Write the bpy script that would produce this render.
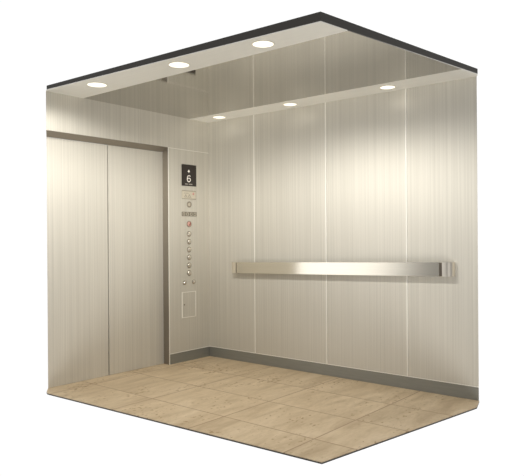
import bpy, bmesh, math, random
from mathutils import Vector, Matrix

for o in list(bpy.data.objects):
    bpy.data.objects.remove(o, do_unlink=True)
S = bpy.context.scene
COL = S.collection

# ------------------------------------------------------------------ camera
F, YH, A, DEP, CZ, XC, ROLL = 613.97, 236.187, 0.69211, 6.05225, 1.17652, -0.5225, 0.006855
ca, sa = math.cos(A), math.sin(A)
right = Vector((ca, sa, 0)); fwd = Vector((-sa, ca, 0)); up = Vector((0, 0, 1))
pos = -XC * right - DEP * fwd; pos.z = CZ
r2 = right * math.cos(ROLL) - up * math.sin(ROLL)
u2 = up * math.cos(ROLL) + right * math.sin(ROLL)
cam = bpy.data.objects.new('camera', bpy.data.cameras.new('camera'))
M = Matrix((r2, u2, -fwd)).transposed().to_4x4(); M.translation = pos
cam.matrix_world = M
cam.data.sensor_width = 36; cam.data.sensor_fit = 'HORIZONTAL'
cam.data.lens = F * 36 / 524
cam.data.shift_y = -(238 - YH) / 524
COL.objects.link(cam); S.camera = cam

# ------------------------------------------------------------------ world: white studio backdrop behind the car, dimmer studio in front of it
WORLD_TOP, WORLD_LOW = 0.30, 0.30
w = bpy.data.worlds.new('studio'); S.world = w; w.use_nodes = True
nt = w.node_tree; nt.nodes.clear()
tc = nt.nodes.new('ShaderNodeTexCoord'); sp = nt.nodes.new('ShaderNodeSeparateXYZ')
mr = nt.nodes.new('ShaderNodeMapRange'); bg = nt.nodes.new('ShaderNodeBackground'); out = nt.nodes.new('ShaderNodeOutputWorld')
mr.inputs['From Min'].default_value = -0.30; mr.inputs['From Max'].default_value = 0.0
mr.inputs['To Min'].default_value = WORLD_LOW; mr.inputs['To Max'].default_value = WORLD_TOP
dt = nt.nodes.new('ShaderNodeVectorMath'); dt.operation = 'DOT_PRODUCT'; dt.inputs[1].default_value = (-sa, ca, 0)
nt.links.new(tc.outputs['Generated'], dt.inputs[0])
m2 = nt.nodes.new('ShaderNodeMapRange'); m2.inputs['From Min'].default_value = 0.05; m2.inputs['From Max'].default_value = 0.25
m2.inputs['To Min'].default_value = 0.0; m2.inputs['To Max'].default_value = 1.5; nt.links.new(dt.outputs['Value'], m2.inputs['Value'])
bl = nt.nodes.new('ShaderNodeMix'); bl.data_type = 'FLOAT'; BACKDROP = 1.03
bl.inputs[3].default_value = BACKDROP
bg.inputs['Color'].default_value = (1, 1, 1, 1)
nt.links.new(tc.outputs['Generated'], sp.inputs[0]); nt.links.new(sp.outputs['Z'], mr.inputs['Value'])
nt.links.new(m2.outputs[0], bl.inputs[0]); nt.links.new(mr.outputs[0], bl.inputs[2])
# bright world lobe added at front left to brighten the middle of the handrail
sd = nt.nodes.new('ShaderNodeVectorMath'); sd.operation = 'DOT_PRODUCT'; sd.inputs[1].default_value = (-0.60, -0.80, 0.0)
nt.links.new(tc.outputs['Generated'], sd.inputs[0])
m3 = nt.nodes.new('ShaderNodeMapRange'); m3.interpolation_type = 'SMOOTHSTEP'; m3.inputs['From Min'].default_value = 0.976; m3.inputs['From Max'].default_value = 0.992
m3.inputs['To Min'].default_value = 0.0; m3.inputs['To Max'].default_value = 1.5; nt.links.new(sd.outputs['Value'], m3.inputs['Value'])
ad_ = nt.nodes.new('ShaderNodeMath'); ad_.operation = 'ADD'; nt.links.new(bl.outputs[0], ad_.inputs[0]); nt.links.new(m3.outputs[0], ad_.inputs[1])
nt.links.new(ad_.outputs[0], bg.inputs['Strength']); nt.links.new(bg.outputs[0], out.inputs[0])

S.view_settings.view_transform = 'Standard'; S.view_settings.look = 'None'
S.view_settings.exposure = 0.0; S.view_settings.gamma = 1.0; S.view_settings.use_curve_mapping = False
LAMP = 1.0                      # brightness of the downlight lenses
SPOT_FRONT, SPOT_BACK, SPOT_ANGLE = 55.0, 0.1, 171
KEY = 1.2
sd_ = bpy.data.lights.new('added_low_key', 'SUN'); sd_.energy = KEY; sd_.angle = math.radians(30); sd_.color = (1, 0.98, 0.94)  # key light added below floor level, brightens walls and shades above the rail
kl = bpy.data.objects.new('added_low_key', sd_); COL.objects.link(kl)
kl.rotation_euler = Vector((-0.58, 0.66, 0.52)).to_track_quat('-Z', 'Y').to_euler()

# ------------------------------------------------------------------ materials
def lin(c):
    return tuple(((v / 255 + 0.055) / 1.055) ** 2.4 if v / 255 > 0.04045 else v / 255 / 12.92 for v in c) + (1,)

def mat(name, rgb, metal=0.0, rough=0.5, emit=0.0, spec=0.5):
    m = bpy.data.materials.new(name); m.use_nodes = True
    b = m.node_tree.nodes['Principled BSDF']
    b.inputs['Base Color'].default_value = lin(rgb)
    b.inputs['Metallic'].default_value = metal; b.inputs['Roughness'].default_value = rough
    b.inputs['Specular IOR Level'].default_value = spec
    if emit:
        b.inputs['Emission Color'].default_value = lin(rgb); b.inputs['Emission Strength'].default_value = emit
    return m

def brushed(name, c_dark, c_light, scale, metal, rough, seed=0.0, aniso=0.0):
    """brushed sheet metal: fine streaks plus broad soft streaks along one axis"""
    m = mat(name, c_light, metal, rough); n = m.node_tree; L = n.links; b = n.nodes['Principled BSDF']
    t = n.nodes.new('ShaderNodeTexCoord')
    def streak(mult, detail):
        mp = n.nodes.new('ShaderNodeMapping'); mp.inputs['Scale'].default_value = tuple(s * k for s, k in zip(scale, mult))
        mp.inputs['Location'].default_value = (seed, seed * 1.7, seed * 0.3)
        nz = n.nodes.new('ShaderNodeTexNoise'); nz.inputs['Scale'].default_value = 1.0; nz.inputs['Detail'].default_value = detail
        nz.inputs['Roughness'].default_value = 0.6
        L.new(t.outputs['Object'], mp.inputs[0]); L.new(mp.outputs[0], nz.inputs['Vector']); return nz
    a, c = streak((1, 1, 1), 3), streak((3.1, 3.1, 3.1), 2)
    mx = n.nodes.new('ShaderNodeMix'); mx.data_type = 'FLOAT'; mx.inputs[0].default_value = 0.45
    L.new(a.outputs['Fac'], mx.inputs[2]); L.new(c.outputs['Fac'], mx.inputs[3])
    rp = n.nodes.new('ShaderNodeValToRGB'); rp.color_ramp.elements[0].position = 0.32; rp.color_ramp.elements[1].position = 0.68
    rp.color_ramp.elements[0].color = lin(c_dark); rp.color_ramp.elements[1].color = lin(c_light)
    L.new(mx.outputs[0], rp.inputs[0]); L.new(rp.outputs[0], b.inputs['Base Color'])
    return m

VERT = (75, 75, 0.25)
M_WALL = brushed('brushed_champagne_steel', (202, 198, 187), (224, 220, 209), VERT, 0.4, 0.52)
M_DOOR = brushed('brushed_door_steel', (206, 202, 191), (228, 224, 213), VERT, 0.4, 0.52, 5.3)
M_KICK = brushed('grey_kick_steel', (140, 140, 133), (148, 148, 141), (4, 4, 60), 0.35, 0.4, 2.0)
M_LIP = mat('polished_edge_steel', (250, 247, 238), 0.1, 0.35)
M_FRAME = brushed('bronze_grey_steel', (136, 128, 116), (144, 136, 124), VERT, 0.5, 0.35)
M_DARK = mat('dark_gap', (60, 56, 50), 0.2, 0.6)
M_STRIP = brushed('satin_strip_steel', (238, 236, 228), (244, 242, 234), (3, 60, 60), 0.15, 0.4)
M_MIRROR = mat('bronze_mirror_steel', (190, 187, 181), 1.0, 0.06)
M_SLAB = mat('dark_slab_edge', (56, 53, 49), 0.0, 0.6)
M_RAIL = brushed('satin_rail_steel', (212, 205, 190), (217, 210, 195), (2, 60, 60), 1.0, 0.13)
M_RAILCAP = mat('polished_rail_steel', (244, 236, 222), 1.0, 0.3)
M_RAILDARK = mat('dark_rail_joint', (104, 96, 86), 0.8, 0.4)
M_SCREEN = mat('black_display_glass', (44, 36, 32), 0.0, 0.3)
M_LED = mat('white_led', (226, 220, 210), 0, 0.5, 0.35)
M_LEDDIM = mat('dim_print', (185, 178, 168), 0, 0.5)
M_PLATE = mat('etched_plate', (214, 207, 190), 0.3, 0.4)
M_ETCH = mat('etched_grey', (160, 152, 136), 0.1, 0.6)
M_RED = mat('red_enamel', (206, 158, 146), 0.0, 0.4)
M_REDDARK = mat('dark_red_enamel', (130, 70, 62), 0.0, 0.5)
M_BTN = mat('button_steel', (222, 216, 204), 0.8, 0.25)
M_RING = mat('button_ring_steel', (158, 151, 138), 0.6, 0.4)
M_BLOCK = mat('grey_indicator', (128, 121, 108), 0.1, 0.5)
M_LENS = mat('lamp_lens', (255, 250, 232), 0, 0.5, LAMP)
M_TRIM = mat('lamp_trim', (225, 219, 204), 0.4, 0.4)

def floor_material():
    m = mat('travertine_tiles', (190, 165, 130), 0.0, 0.42, spec=0.35); n = m.node_tree; L = n.links; b = n.nodes['Principled BSDF']
    t = n.nodes.new('ShaderNodeTexCoord')
    def mapping(loc, scale, rot=(0, 0, 0)):
        mp = n.nodes.new('ShaderNodeMapping'); mp.inputs['Location'].default_value = loc
        mp.inputs['Scale'].default_value = scale; mp.inputs['Rotation'].default_value = rot
        L.new(t.outputs['Object'], mp.inputs[0]); return mp
    def noise(src, scale, detail, rough=0.55, dist=0.0):
        z = n.nodes.new('ShaderNodeTexNoise'); z.inputs['Scale'].default_value = scale; z.inputs['Detail'].default_value = detail
        z.inputs['Roughness'].default_value = rough; z.inputs['Distortion'].default_value = dist
        L.new(src.outputs[0], z.inputs['Vector']); return z
    def ramp(src, stops):
        r = n.nodes.new('ShaderNodeValToRGB'); e = r.color_ramp.elements
        while len(e) < len(stops): e.new(0.5)
        for i, (p, c) in enumerate(stops): e[i].position = p; e[i].color = c
        L.new(src, r.inputs[0]); return r
    def mix(mode, fac, c1, c2):
        x = n.nodes.new('ShaderNodeMix'); x.data_type = 'RGBA'; x.blend_type = mode
        if isinstance(fac, float): x.inputs[0].default_value = fac
        else: L.new(fac, x.inputs[0])
        for sock, c in ((x.inputs[6], c1), (x.inputs[7], c2)):
            if isinstance(c, tuple): sock.default_value = c
            else: L.new(c, sock)
        return x.outputs[2]
    br = n.nodes.new('ShaderNodeTexBrick'); bm_ = mapping((-TILE_X0, TILE_Y0, 0), (1, 1, 1)); L.new(bm_.outputs[0], br.inputs['Vector'])
    br.offset = 0.0; br.squash = 1.0
    br.inputs['Scale'].default_value = 1.0; br.inputs['Brick Width'].default_value = TILE_W; br.inputs['Row Height'].default_value = TILE_D
    br.inputs['Mortar Size'].default_value = 0.0055; br.inputs['Mortar Smooth'].default_value = 0.3; br.inputs['Bias'].default_value = 0.0
    br.inputs['Color1'].default_value = (0.88, 0.88, 0.88, 1); br.inputs['Color2'].default_value = (1, 1, 1, 1); br.inputs['Mortar'].default_value = (0.94, 0.94, 0.94, 1)
    # bands of stone running across the car, one offset per tile through the brick tint
    vein = mapping((0, 0, 0), (5.5, 1.3, 1), (0, 0, 0.22))
    shift = n.nodes.new('ShaderNodeVectorMath'); shift.operation = 'MULTIPLY_ADD'
    L.new(br.outputs['Color'], shift.inputs[0]); shift.inputs[1].default_value = (19, 11, 0); L.new(vein.outputs[0], shift.inputs[2])
    v1 = noise(shift, 1.6, 5, 0.6, 0.6)
    base = ramp(v1.outputs['Fac'], [(0.3, lin((186, 164, 133))), (0.5, lin((206, 185, 153))), (0.7, lin((219, 199, 169)))])
    fine = noise(mapping((0, 0, 0), (30, 9, 1), (0, 0, 0.22)), 2.0, 4, 0.7)
    fr = ramp(fine.outputs['Fac'], [(0.3, (0.86, 0.84, 0.80, 1)), (0.6, (1, 1, 1, 1))])
    c = mix('MULTIPLY', 0.8, base.outputs[0], fr.outputs[0])
    c = mix('MULTIPLY', 0.6, c, br.outputs['Color'])
    # pits in clusters
    pit = noise(mapping((3, 1, 0), (34, 17, 1), (0, 0, 0.25)), 1.3, 2, 0.5)
    clus = noise(mapping((7, 2, 0), (3.2, 2.0, 1)), 1.2, 1, 0.5)
    ad = n.nodes.new('ShaderNodeMath'); ad.operation = 'MULTIPLY_ADD'; L.new(clus.outputs['Fac'], ad.inputs[0]); ad.inputs[1].default_value = 0.55; L.new(pit.outputs['Fac'], ad.inputs[2])
    pr = ramp(ad.outputs[0], [(0.985, (0, 0, 0, 1)), (1.0, (1, 1, 1, 1))])
    # ramp input is clamped to 1, so scale down first
    sc = n.nodes.new('ShaderNodeMath'); sc.operation = 'MULTIPLY'; sc.inputs[1].default_value = 0.7
    L.new(ad.outputs[0], sc.inputs[0]); L.new(sc.outputs[0], pr.inputs[0])
    pr.color_ramp.elements[0].position = 0.655; pr.color_ramp.elements[1].position = 0.70
    pf = n.nodes.new('ShaderNodeMath'); pf.operation = 'MULTIPLY'; pf.inputs[1].default_value = 0.75; L.new(pr.outputs[0], pf.inputs[0])
    c = mix('MIX', pf.outputs[0], c, lin((138, 108, 66)))
    gf = n.nodes.new('ShaderNodeMath'); gf.operation = 'MULTIPLY'; gf.inputs[1].default_value = 0.8; L.new(br.outputs['Fac'], gf.inputs[0])
    c = mix('MIX', gf.outputs[0], c, lin((146, 118, 92)))
    L.new(c, b.inputs['Base Color'])
    return m
TILE_W, TILE_D, TILE_X0, TILE_Y0 = 0.714, 0.467, 0.079, 0.0
M_FLOOR = floor_material()

# ------------------------------------------------------------------ helpers   (Y = distance in front of the rail wall; world y = -Y)
def link(name, bm, m, parent=None, bevel=0.0):
    if bevel:
        bmesh.ops.bevel(bm, geom=list(bm.edges), offset=bevel, segments=2, affect='EDGES', clamp_overlap=True)
    bmesh.ops.recalc_face_normals(bm, faces=bm.faces)
    me = bpy.data.meshes.new(name); bm.to_mesh(me); bm.free()
    for x in (m if isinstance(m, (list, tuple)) else [m]): me.materials.append(x)
    o = bpy.data.objects.new(name, me); COL.objects.link(o)
    if parent: o.parent = parent; o.matrix_parent_inverse = parent.matrix_world.inverted()
    return o
def box(bm, x0, x1, y0, y1, z0, z1, mi=0):
    v = [bm.verts.new(p) for p in ((x0, y0, z0), (x1, y0, z0), (x1, y1, z0), (x0, y1, z0), (x0, y0, z1), (x1, y0, z1), (x1, y1, z1), (x0, y1, z1))]
    for q in ((0, 3, 2, 1), (4, 5, 6, 7), (0, 1, 5, 4), (1, 2, 6, 5), (2, 3, 7, 6), (3, 0, 4, 7)):
        f = bm.faces.new([v[i] for i in q]); f.material_index = mi
def prism(bm, poly, z0, z1, mi=0, ztop=None):
    """extrude a plan polygon between two heights"""
    n = len(poly); a = [bm.verts.new((x, y, z0)) for x, y in poly]
    b = [bm.verts.new((x, y, (ztop[i] if ztop else z1))) for i, (x, y) in enumerate(poly)]
    bm.faces.new(a[::-1]).material_index = mi; bm.faces.new(b).material_index = mi
    for i in range(n): bm.faces.new((a[i], a[(i + 1) % n], b[(i + 1) % n], b[i])).material_index = mi
def struct(o): o['kind'] = 'structure'; return o
def thing(name, label, cat, loc, group=None):
    o = bpy.data.objects.new(name, None); COL.objects.link(o); o.location = loc
    o['label'] = label; o['category'] = cat
    if group: o['group'] = group
    bpy.context.view_layer.update(); return o
def disc_x(bm, x0, x1, y, z, r, n=32, dome=0.0):
    """short cylinder whose axis is x (on the door-side wall), optional domed face"""
    prev = None; rings = [(x0, r), (x1, r)]
    if dome: rings += [(x1 + dome * math.sin(t), r * math.cos(t)) for t in (0.35, 0.7, 1.05, 1.35)]
    for i, (x, rr) in enumerate(rings):
        ring = [bm.verts.new((x, y + rr * math.cos(2 * math.pi * k / n), z + rr * math.sin(2 * math.pi * k / n))) for k in range(n)]
        if prev:
            for k in range(n): bm.faces.new((prev[k], prev[(k + 1) % n], ring[(k + 1) % n], ring[k]))
        else: bm.faces.new(ring[::-1])
        prev = ring
    bm.faces.new(prev)
def ring_x(bm, x0, x1, y, z, r0, r1, n=32):
    L = []
    for x, r in ((x0, r1), (x1, r1), (x1, r0), (x0, r0)):
        L.append([bm.verts.new((x, y + r * math.cos(2 * math.pi * k / n), z + r * math.sin(2 * math.pi * k / n))) for k in range(n)])
    for i in range(4):
        p, q = L[i], L[(i + 1) % 4]
        for k in range(n): bm.faces.new((p[k], p[(k + 1) % n], q[(k + 1) % n], q[k]))
def stroke(bm, pts, wd, x0, x1, closed=False):
    """flat ribbon along a (y, z) path, raised from x0 to x1"""
    n = len(pts); P = [Vector(p) for p in pts]; lr = []
    for i in range(n):
        a = P[(i - 1) % n] if closed or i else P[0]; b = P[(i + 1) % n] if closed or i < n - 1 else P[-1]
        d = (b - a).normalized(); nn = Vector((-d.y, d.x))
        k = 1.0
        if (closed or 0 < i < n - 1):
            e = (P[(i + 1) % n] - P[i]).normalized(); c_ = abs(e.dot(d)); k = min(1 / max(c_, 0.3), 1.6)
        lr.append((P[i] + nn * wd / 2 * k, P[i] - nn * wd / 2 * k))
    V = [[bm.verts.new((x, q.x, q.y)) for x in (x0, x1) for q in pr] for pr in lr]   # [l0, r0, l1, r1]
    for i in range(n if closed else n - 1):
        a, b = V[i], V[(i + 1) % n]
        bm.faces.new((a[2], a[3], b[3], b[2])); bm.faces.new((a[0], a[2], b[2], b[0])); bm.faces.new((a[3], a[1], b[1], b[3])); bm.faces.new((a[1], a[0], b[0], b[1]))
    if not closed:
        bm.faces.new((V[0][0], V[0][1], V[0][3], V[0][2])); bm.faces.new((V[-1][0], V[-1][2], V[-1][3], V[-1][1]))

# ------------------------------------------------------------------ the setting
H = 2.3; HEAD = 1.998; KB = 0.0936; JAMB = 0.527; REC = 0.078; LEND = 1.76; REND = 2.665; SL = 0.62
def lcut(x): return -(LEND + SL * x)                 # slanting cut of the door-side wall

bm = bmesh.new()
poly = [(-REC - 0.02, 0.02), (-REC - 0.02, lcut(-REC - 0.02)), (0.0, -1.772), (0.04, -1.788), (2.460, -1.674), (2.712, -0.165), (2.668, 0.0), (2.64, 0.02)]
prism(bm, poly, -0.004, 0.0)
struct(link('floor', bm, M_FLOOR))
bm = bmesh.new()
prism(bm, [(x, y) for x, y in poly], -0.012, -0.0042)
struct(link('trim_1', bm, M_SLAB))

# rail wall: backing sheet, four panels, three joint strips
wb = bmesh.new(); prism(wb, [(-0.02, 0.006), (REND - 0.012, 0.006), (REND - 0.03, 0.024), (-0.02, 0.024)], 0, H)
wb_o = struct(link('wall_back', wb, M_DARK))
seams = [0.59, 1.382, 2.119]; edges = [0.0] + seams + [REND]
for i in range(4):
    x0 = edges[i] + (0.0045 if i else 0.0); x1 = edges[i + 1] - (0.0065 if i < 3 else 0)
    b = bmesh.new()
    if i < 3: box(b, x0, x1, 0.0, 0.006, KB + 0.006, H)
    else: prism(b, [(x0, 0.0), (x1, 0.0), (x1 - 0.006, 0.006), (x0, 0.006)], KB + 0.006, H)
    link('wall_panel', b, M_WALL, wb_o)
for s in seams:
    b = bmesh.new(); box(b, s - 0.0065, s + 0.0025, -0.0016, 0.006, KB + 0.006, H)
    link('joint_strip', b, M_LIP, wb_o)

# door-side wall: header panel above the doors and the operating panel
wl = bmesh.new()
prism(wl, [(-0.012, 0.02), (-0.03, 0.02), (-0.03, -JAMB - 0.0), (-0.012, -JAMB - 0.0)], 0, H)
prism(wl, [(0, 0.0), (-0.02, 0.0), (-0.02, lcut(-0.02)), (0, lcut(0))], HEAD + 0.003, H)
wl_o = struct(link('wall_left', wl, M_WALL))
b = bmesh.new(); box(b, -0.006, 0.0012, -JAMB, 0.0, HEAD - 0.0025, HEAD + 0.0025); link('joint_strip', b, M_LIP, wl_o)

def kick(name, *a):
    b = bmesh.new(); box(b, *a); return struct(link(name, b, M_KICK))
b = bmesh.new(); prism(b, [(0.0, 0.004), (0.0, 0.0), (REND, 0.0), (REND - 0.004, 0.004)], 0, KB); struct(link('baseboard_back', b, M_KICK))
kick('baseboard_left', -0.01, 0.0, -JAMB, 0.0, 0, KB)
b = bmesh.new(); prism(b, [(0.0, 0.004), (0.0, -0.003), (REND, -0.003), (REND - 0.004, 0.004)], KB, KB + 0.005); struct(link('trim_2', b, M_LIP))
b = bmesh.new(); box(b, -0.006, 0.003, -JAMB, -0.003, KB, KB + 0.005); struct(link('trim_3', b, M_LIP))

# door opening: jamb and splayed head, then the two leaves
b = bmesh.new()
box(b, -REC, -0.0005, -JAMB - 0.0012, -JAMB + 0.011, 0, HEAD)
sec = [(0.0, HEAD + 0.003), (-0.02, HEAD + 0.003), (-REC - 0.012, HEAD + 0.003), (-REC - 0.012, HEAD - 0.034), (-REC, HEAD - 0.034), (0.0, HEAD)]
va = [b.verts.new((x, -JAMB - 0.0013, z)) for x, z in sec]; vb = [b.verts.new((x, lcut(x), z)) for x, z in sec]
b.faces.new(va); b.faces.new(vb[::-1])
for i in range(6): b.faces.new((va[i], va[(i + 1) % 6], vb[(i + 1) % 6], vb[i]))
struct(link('trim_4', b, M_FRAME))
b = bmesh.new(); box(b, -0.0005, 0.002, -JAMB - 0.0012, -JAMB + 0.006, 0, HEAD); struct(link('trim_5', b, M_LIP))  # near-white strip puts the jamb edge highlight into the colour
MEET = 1.137
b = bmesh.new(); box(b, -REC - 0.028, -REC, -MEET + 0.004, -JAMB - 0.0015, 0.002, HEAD - 0.036); struct(link('door_1', b, M_DOOR))
b = bmesh.new(); xx = -REC - 0.006
prism(b, [(xx, -MEET - 0.003), (xx - 0.024, -MEET - 0.003), (xx - 0.024, lcut(xx - 0.024)), (xx, lcut(xx))], 0.002, HEAD - 0.036); d2 = struct(link('door_2', b, M_DOOR))
b = bmesh.new(); box(b, xx - 0.020, xx - 0.008, -MEET - 0.0028, -MEET + 0.0030, 0.002, HEAD - 0.036); link('edge_seal', b, M_DARK, d2)

# ceiling: dark slab with a mirror soffit between two satin lighting strips
cp = [(0.03, -1.772), (2.451, -1.644), (2.689, -0.046), (2.67, 0.0), (2.64, 0.03), (-0.03, 0.03), (-0.03, -1.73)]
bm = bmesh.new(); prism(bm, cp, H + 0.004, 0, 0, ztop=[H + 0.033, H + 0.054, H + 0.039, H + 0.035, H + 0.03, H + 0.02, H + 0.03])
ce = struct(link('ceiling', bm, M_SLAB))
def onedge(x): return -1.772 + (x - 0.03) / (2.451 - 0.03) * (1.772 - 1.644)
def onright(y): return 2.689 - (-y - 0.046) / (1.644 - 0.046) * (2.689 - 2.451)
S1, S2 = 1.43, 0.252
bm = bmesh.new(); prism(bm, [(0, -S1), (0, -S2), (onright(-S2), -S2), (onright(-S1), -S1)], H, H + 0.004); link('mirror_panel', bm, M_MIRROR, ce)
bm = bmesh.new(); prism(bm, [(0, -S2), (0, 0), (2.67, 0), (2.689, -0.046), (onright(-S2), -S2)], H - 0.001, H + 0.004); link('lighting_strip', bm, M_STRIP, ce)
bm = bmesh.new(); prism(bm, [(0, lcut(0)), (0, -S1), (onright(-S1), -S1), (2.451, -1.644), (0.03, -1.772)], H - 0.001, H + 0.004); link('lighting_strip', bm, M_STRIP, ce)

# ------------------------------------------------------------------ handrail
ZL, ZR, XL, XR, RH = 0.882, 0.927, 0.335, 2.497, 0.102
def zc(x): return ZL + (ZR - ZL) * (x - XL) / (XR - XL)
rail = thing('handrail', 'long flat satin steel handrail with curved ends on the panelled wall', 'handrail', ((XL + XR) / 2, -0.03, (ZL + ZR) / 2 - RH / 2))
RO, RT = 0.062, 0.012        # stand-off of the front face, plate thickness
def bar(name, x0, x1, y0, y1, m, hh=RH, bev=0.0015):
    b = bmesh.new(); box(b, x0, x1, y0, y1, -hh / 2, hh / 2)
    for v in b.verts: v.co.z += zc(v.co.x)
    return link(name, b, m, rail, bev)
CR = 0.046; FL = 0.026
BL, BR = XL + CR + FL + 0.010, XR - CR - FL - 0.022
bar('rail_bar', BL, BR, -RO, -RO + RT, M_RAIL)
for s, xe in ((-1, XL), (1, XR)):
    b = bmesh.new(); n = 14
    cx = xe - s * CR; prof = []
    for k in range(n + 1):
        t = math.pi / 2 * k / n
        prof.append((cx + s * CR * math.sin(t), -(RO - CR) - CR * math.cos(t)))
    prof.append((xe, 0.0)); prof.insert(0, (cx - s * FL, -RO))
    inner = [(cx - s * FL, -RO + RT)] + [(cx + s * (CR - RT) * math.sin(math.pi / 2 * k / n), -(RO - CR) - (CR - RT) * math.cos(math.pi / 2 * k / n)) for k in range(n + 1)] + [(xe - s * RT, 0.0)]
    R_ = [[b.verts.new((x, y, zc(x) + q)) for q in (-RH / 2, RH / 2)] for x, y in prof]; I_ = [[b.verts.new((x, y, zc(x) + q)) for q in (-RH / 2, RH / 2)] for x, y in inner]
    for k in range(len(prof) - 1):
        b.faces.new((R_[k][0], R_[k + 1][0], R_[k + 1][1], R_[k][1])); b.faces.new((I_[k][0], I_[k][1], I_[k + 1][1], I_[k + 1][0]))
        b.faces.new((R_[k][1], R_[k + 1][1], I_[k + 1][1], I_[k][1])); b.faces.new((R_[k][0], I_[k][0], I_[k + 1][0], R_[k + 1][0]))
    b.faces.new((R_[0][0], R_[0][1], I_[0][1], I_[0][0])); b.faces.new((R_[-1][0], I_[-1][0], I_[-1][1], R_[-1][1]))
    o = link('end_cap', b, M_RAILCAP, rail)
    for p in o.data.polygons: p.use_smooth = True
    o.data.set_sharp_from_angle(angle=math.radians(40))
    o['label'] = 'polished curved end cap'
    e0, e1 = (cx + FL, BL) if s < 0 else (BR, cx - FL)
    bar('joint_collar', e0, e1, -RO + 0.004, -RO + 0.014, M_RAILDARK, RH - 0.004, 0.0)
for x in (0.75, 1.42, 2.1):
    b = bmesh.new(); box(b, x - 0.012, x + 0.012, -RO + RT, 0.0, -0.02, 0.02)
    for v in b.verts: v.co.z += zc(v.co.x)
    link('wall_bracket', b, M_RAILDARK, rail)

# ------------------------------------------------------------------ operating panel
cpn = thing('control_panel', 'full height brushed steel operating panel with floor display and buttons beside the doors', 'control panel', (0, -0.27, KB + 0.006))
b = bmesh.new(); box(b, -0.012, 0.0, -JAMB + 0.006, 0.0, KB + 0.006, HEAD - 0.003); link('faceplate', b, M_WALL, cpn)
b = bmesh.new(); box(b, -0.001, 0.006, -0.361, -0.173, 1.658, 1.861); scr = link('display_screen', b, M_SCREEN, cpn, 0.002); scr['label'] = 'black floor display showing an up arrow and 6'
b = bmesh.new(); cy = -0.273
stroke(b, [(cy, 1.783), (cy, 1.802)], 0.007, 0.006, 0.0072)
v = [b.verts.new((x, y, z)) for x in (0.006, 0.0072) for y, z in ((cy - 0.017, 1.793), (cy + 0.017, 1.793), (cy, 1.815))]
for q in ((0, 2, 1), (3, 4, 5), (0, 1, 4, 3), (1, 2, 5, 4), (2, 0, 3, 5)): b.faces.new([v[i] for i in q])
link('up_arrow', b, M_LED, scr)
b = bmesh.new()
six = [(cy + 0.022, 1.756), (cy + 0.008, 1.763), (cy - 0.010, 1.760), (cy - 0.021, 1.745), (cy - 0.023, 1.722), (cy - 0.018, 1.706), (cy - 0.004, 1.699), (cy + 0.012, 1.702), (cy + 0.022, 1.714), (cy + 0.022, 1.726), (cy + 0.012, 1.736), (cy - 0.004, 1.737), (cy - 0.019, 1.728)]
six = [(cy + (y - cy) * 0.92, 1.727 + (z - 1.730) * 0.92) for y, z in six]
stroke(b, six, 0.0078, 0.006, 0.0072); link('digit_six', b, M_LED, scr)
b = bmesh.new()
for y0, y1 in ((-0.322, -0.312), (-0.309, -0.299), (-0.296, -0.288), (-0.274, -0.264), (-0.261, -0.250), (-0.247, -0.238), (-0.235, -0.228)):
    box(b, 0.006, 0.0068, y0, y1, 1.671, 1.680)
link('small_lettering', b, M_LEDDIM, scr)
# rating plate
b = bmesh.new(); box(b, -0.001, 0.003, -0.362, -0.176, 1.534, 1.613); pl = link('rating_plate', b, M_PLATE, cpn, 0.001)
b = bmesh.new(); stroke(b, [(-0.360, 1.536), (-0.178, 1.536), (-0.178, 1.611), (-0.360, 1.611)], 0.005, 0.003, 0.0038, True); link('plate_border', b, M_ETCH, pl)
b = bmesh.new()
box(b, 0.003, 0.0036, -0.335, -0.275, 1.587, 1.591)
stroke(b, [(-0.325, 1.556), (-0.312, 1.575), (-0.300, 1.556)], 0.006, 0.003, 0.0036); stroke(b, [(-0.278, 1.556), (-0.265, 1.577), (-0.250, 1.556)], 0.006, 0.003, 0.0036)
box(b, 0.003, 0.0036, -0.332, -0.240, 1.550, 1.554)
link('plate_lettering', b, M_ETCH, pl)
b = bmesh.new(); disc_x(b, 0.003, 0.005, -0.213, 1.586, 0.012); o = link('red_mark', b, M_RED, pl)
# round key switch
b = bmesh.new(); ring_x(b, 0.0, 0.006, -0.267, 1.483, 0.017, 0.029); ks = link('key_switch', b, M_RING, cpn)
b = bmesh.new(); disc_x(b, 0.0, 0.004, -0.267, 1.483, 0.017, dome=0.003); link('key_barrel', b, M_BTN, ks)
# indicator bar of four windows
b = bmesh.new(); box(b, -0.001, 0.004, -0.362, -0.170, 1.371, 1.412); ib = link('indicator_bar', b, M_BLOCK, cpn, 0.001)
for k in range(4):
    y = -0.338 + k * 0.0475
    b = bmesh.new(); stroke(b, [(y - 0.012, 1.380), (y + 0.012, 1.380), (y + 0.012, 1.403), (y - 0.012, 1.403)], 0.004, 0.004, 0.0048, True); link('indicator_window', b, M_PLATE, ib)
def button(y, z, r, face, ring, name, label=None):
    b = bmesh.new(); ring_x(b, 0.0, 0.005, y, z, r * 0.80, r); o = link(name, b, ring, cpn)
    b = bmesh.new(); disc_x(b, 0.0, 0.006, y, z, r * 0.78, dome=0.008); c = link('button_cap', b, face, o)
    for p in c.data.polygons: p.use_smooth = abs(p.normal.x) < 0.98 or p.area < 1e-4
    if label: o['label'] = label
    return o
o = button(-0.27, 1.297, 0.030, M_RED, M_RING, 'alarm_button', 'red alarm button')
b = bmesh.new(); stroke(b, [(-0.280, 1.285), (-0.268, 1.292), (-0.262, 1.312)], 0.009, 0.012, 0.0155); link('bell_mark', b, M_REDDARK, o)
for k in range(6):
    o = button(-0.272, 1.203 - k * 0.0745, 0.027, M_BTN, M_RING, 'floor_button')
for y, z in ((-0.332, 0.742), (-0.215, 0.744)):
    o = button(y, z, 0.021, M_BTN, M_RING, 'door_button')
b = bmesh.new(); box(b, -0.001, 0.002, -0.364, -0.190, 0.414, 0.652); sd = link('service_door', b, M_WALL, cpn)
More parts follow.
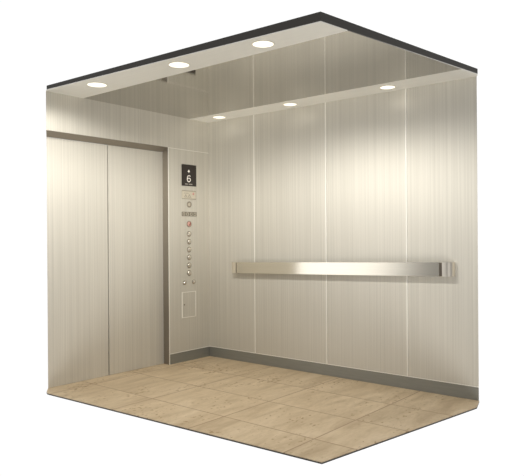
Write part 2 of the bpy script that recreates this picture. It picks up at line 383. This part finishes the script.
b = bmesh.new(); stroke(b, [(-0.364, 0.414), (-0.190, 0.414), (-0.190, 0.652), (-0.364, 0.652)], 0.007, 0.0, 0.0035, True); link('door_border', b, M_LIP, sd)
b = bmesh.new(); disc_x(b, 0.002, 0.005, -0.338, 0.535, 0.008); link('door_lock', b, M_RING, sd)

# ------------------------------------------------------------------ recessed downlights
def downlight(x, y, r, label, group, power):
    t = thing('downlight', label, 'ceiling light', (x, y, H - 0.001), group)
    for nm, r0, r1, z0, z1, m in (('trim_ring', r, r + 0.004, H - 0.004, H - 0.0012, M_TRIM), ('lens', 0, r, H - 0.003, H - 0.0012, M_LENS)):
        b = bmesh.new(); n = 40
        if r0:
            R = [[b.verts.new((x + q * math.cos(2 * math.pi * k / n), y + q * math.sin(2 * math.pi * k / n), z)) for k in range(n)] for q, z in ((r0, z1), (r1, z1), (r1, z0), (r0, z0))]
            for i in range(4):
                for k in range(n): b.faces.new((R[i][k], R[i][(k + 1) % n], R[(i + 1) % 4][(k + 1) % n], R[(i + 1) % 4][k]))
        else:
            prism(b, [(x + r1 * math.cos(2 * math.pi * k / n), y + r1 * math.sin(2 * math.pi * k / n)) for k in range(n)], z0, z1)
        link(nm, b, m, t)
    l = bpy.data.lights.new('downlight_beam', 'SPOT'); l.energy = power; l.spot_size = math.radians(SPOT_ANGLE); l.spot_blend = 0.4
    l.shadow_soft_size = r * 0.7; l.color = (1, 0.972, 0.915)
    lo = bpy.data.objects.new('downlight_beam', l); COL.objects.link(lo); lo.parent = t; lo.location = (0, 0, -0.05)
g1, g2 = 'downlights along the front ceiling strip', 'downlights along the ceiling strip over the handrail'
downlight(0.456, -1.62, 0.070, 'round downlight in the front ceiling strip, nearest the door wall', g1, SPOT_FRONT * 0.15)
downlight(1.298, -1.584, 0.066, 'round downlight in the front ceiling strip, middle of its three', g1, SPOT_FRONT * 1.4)
downlight(1.988, -1.558, 0.062, 'round downlight in the front ceiling strip, nearest the open corner', g1, SPOT_FRONT * 0.5)
downlight(0.275, -0.132, 0.058, 'round downlight over the handrail wall, in the corner by the control panel', g2, SPOT_BACK)
downlight(1.116, -0.14, 0.056, 'round downlight over the handrail wall, middle of its three', g2, SPOT_BACK)
downlight(2.035, -0.134, 0.056, 'round downlight over the handrail wall, farthest from the door wall', g2, SPOT_BACK)
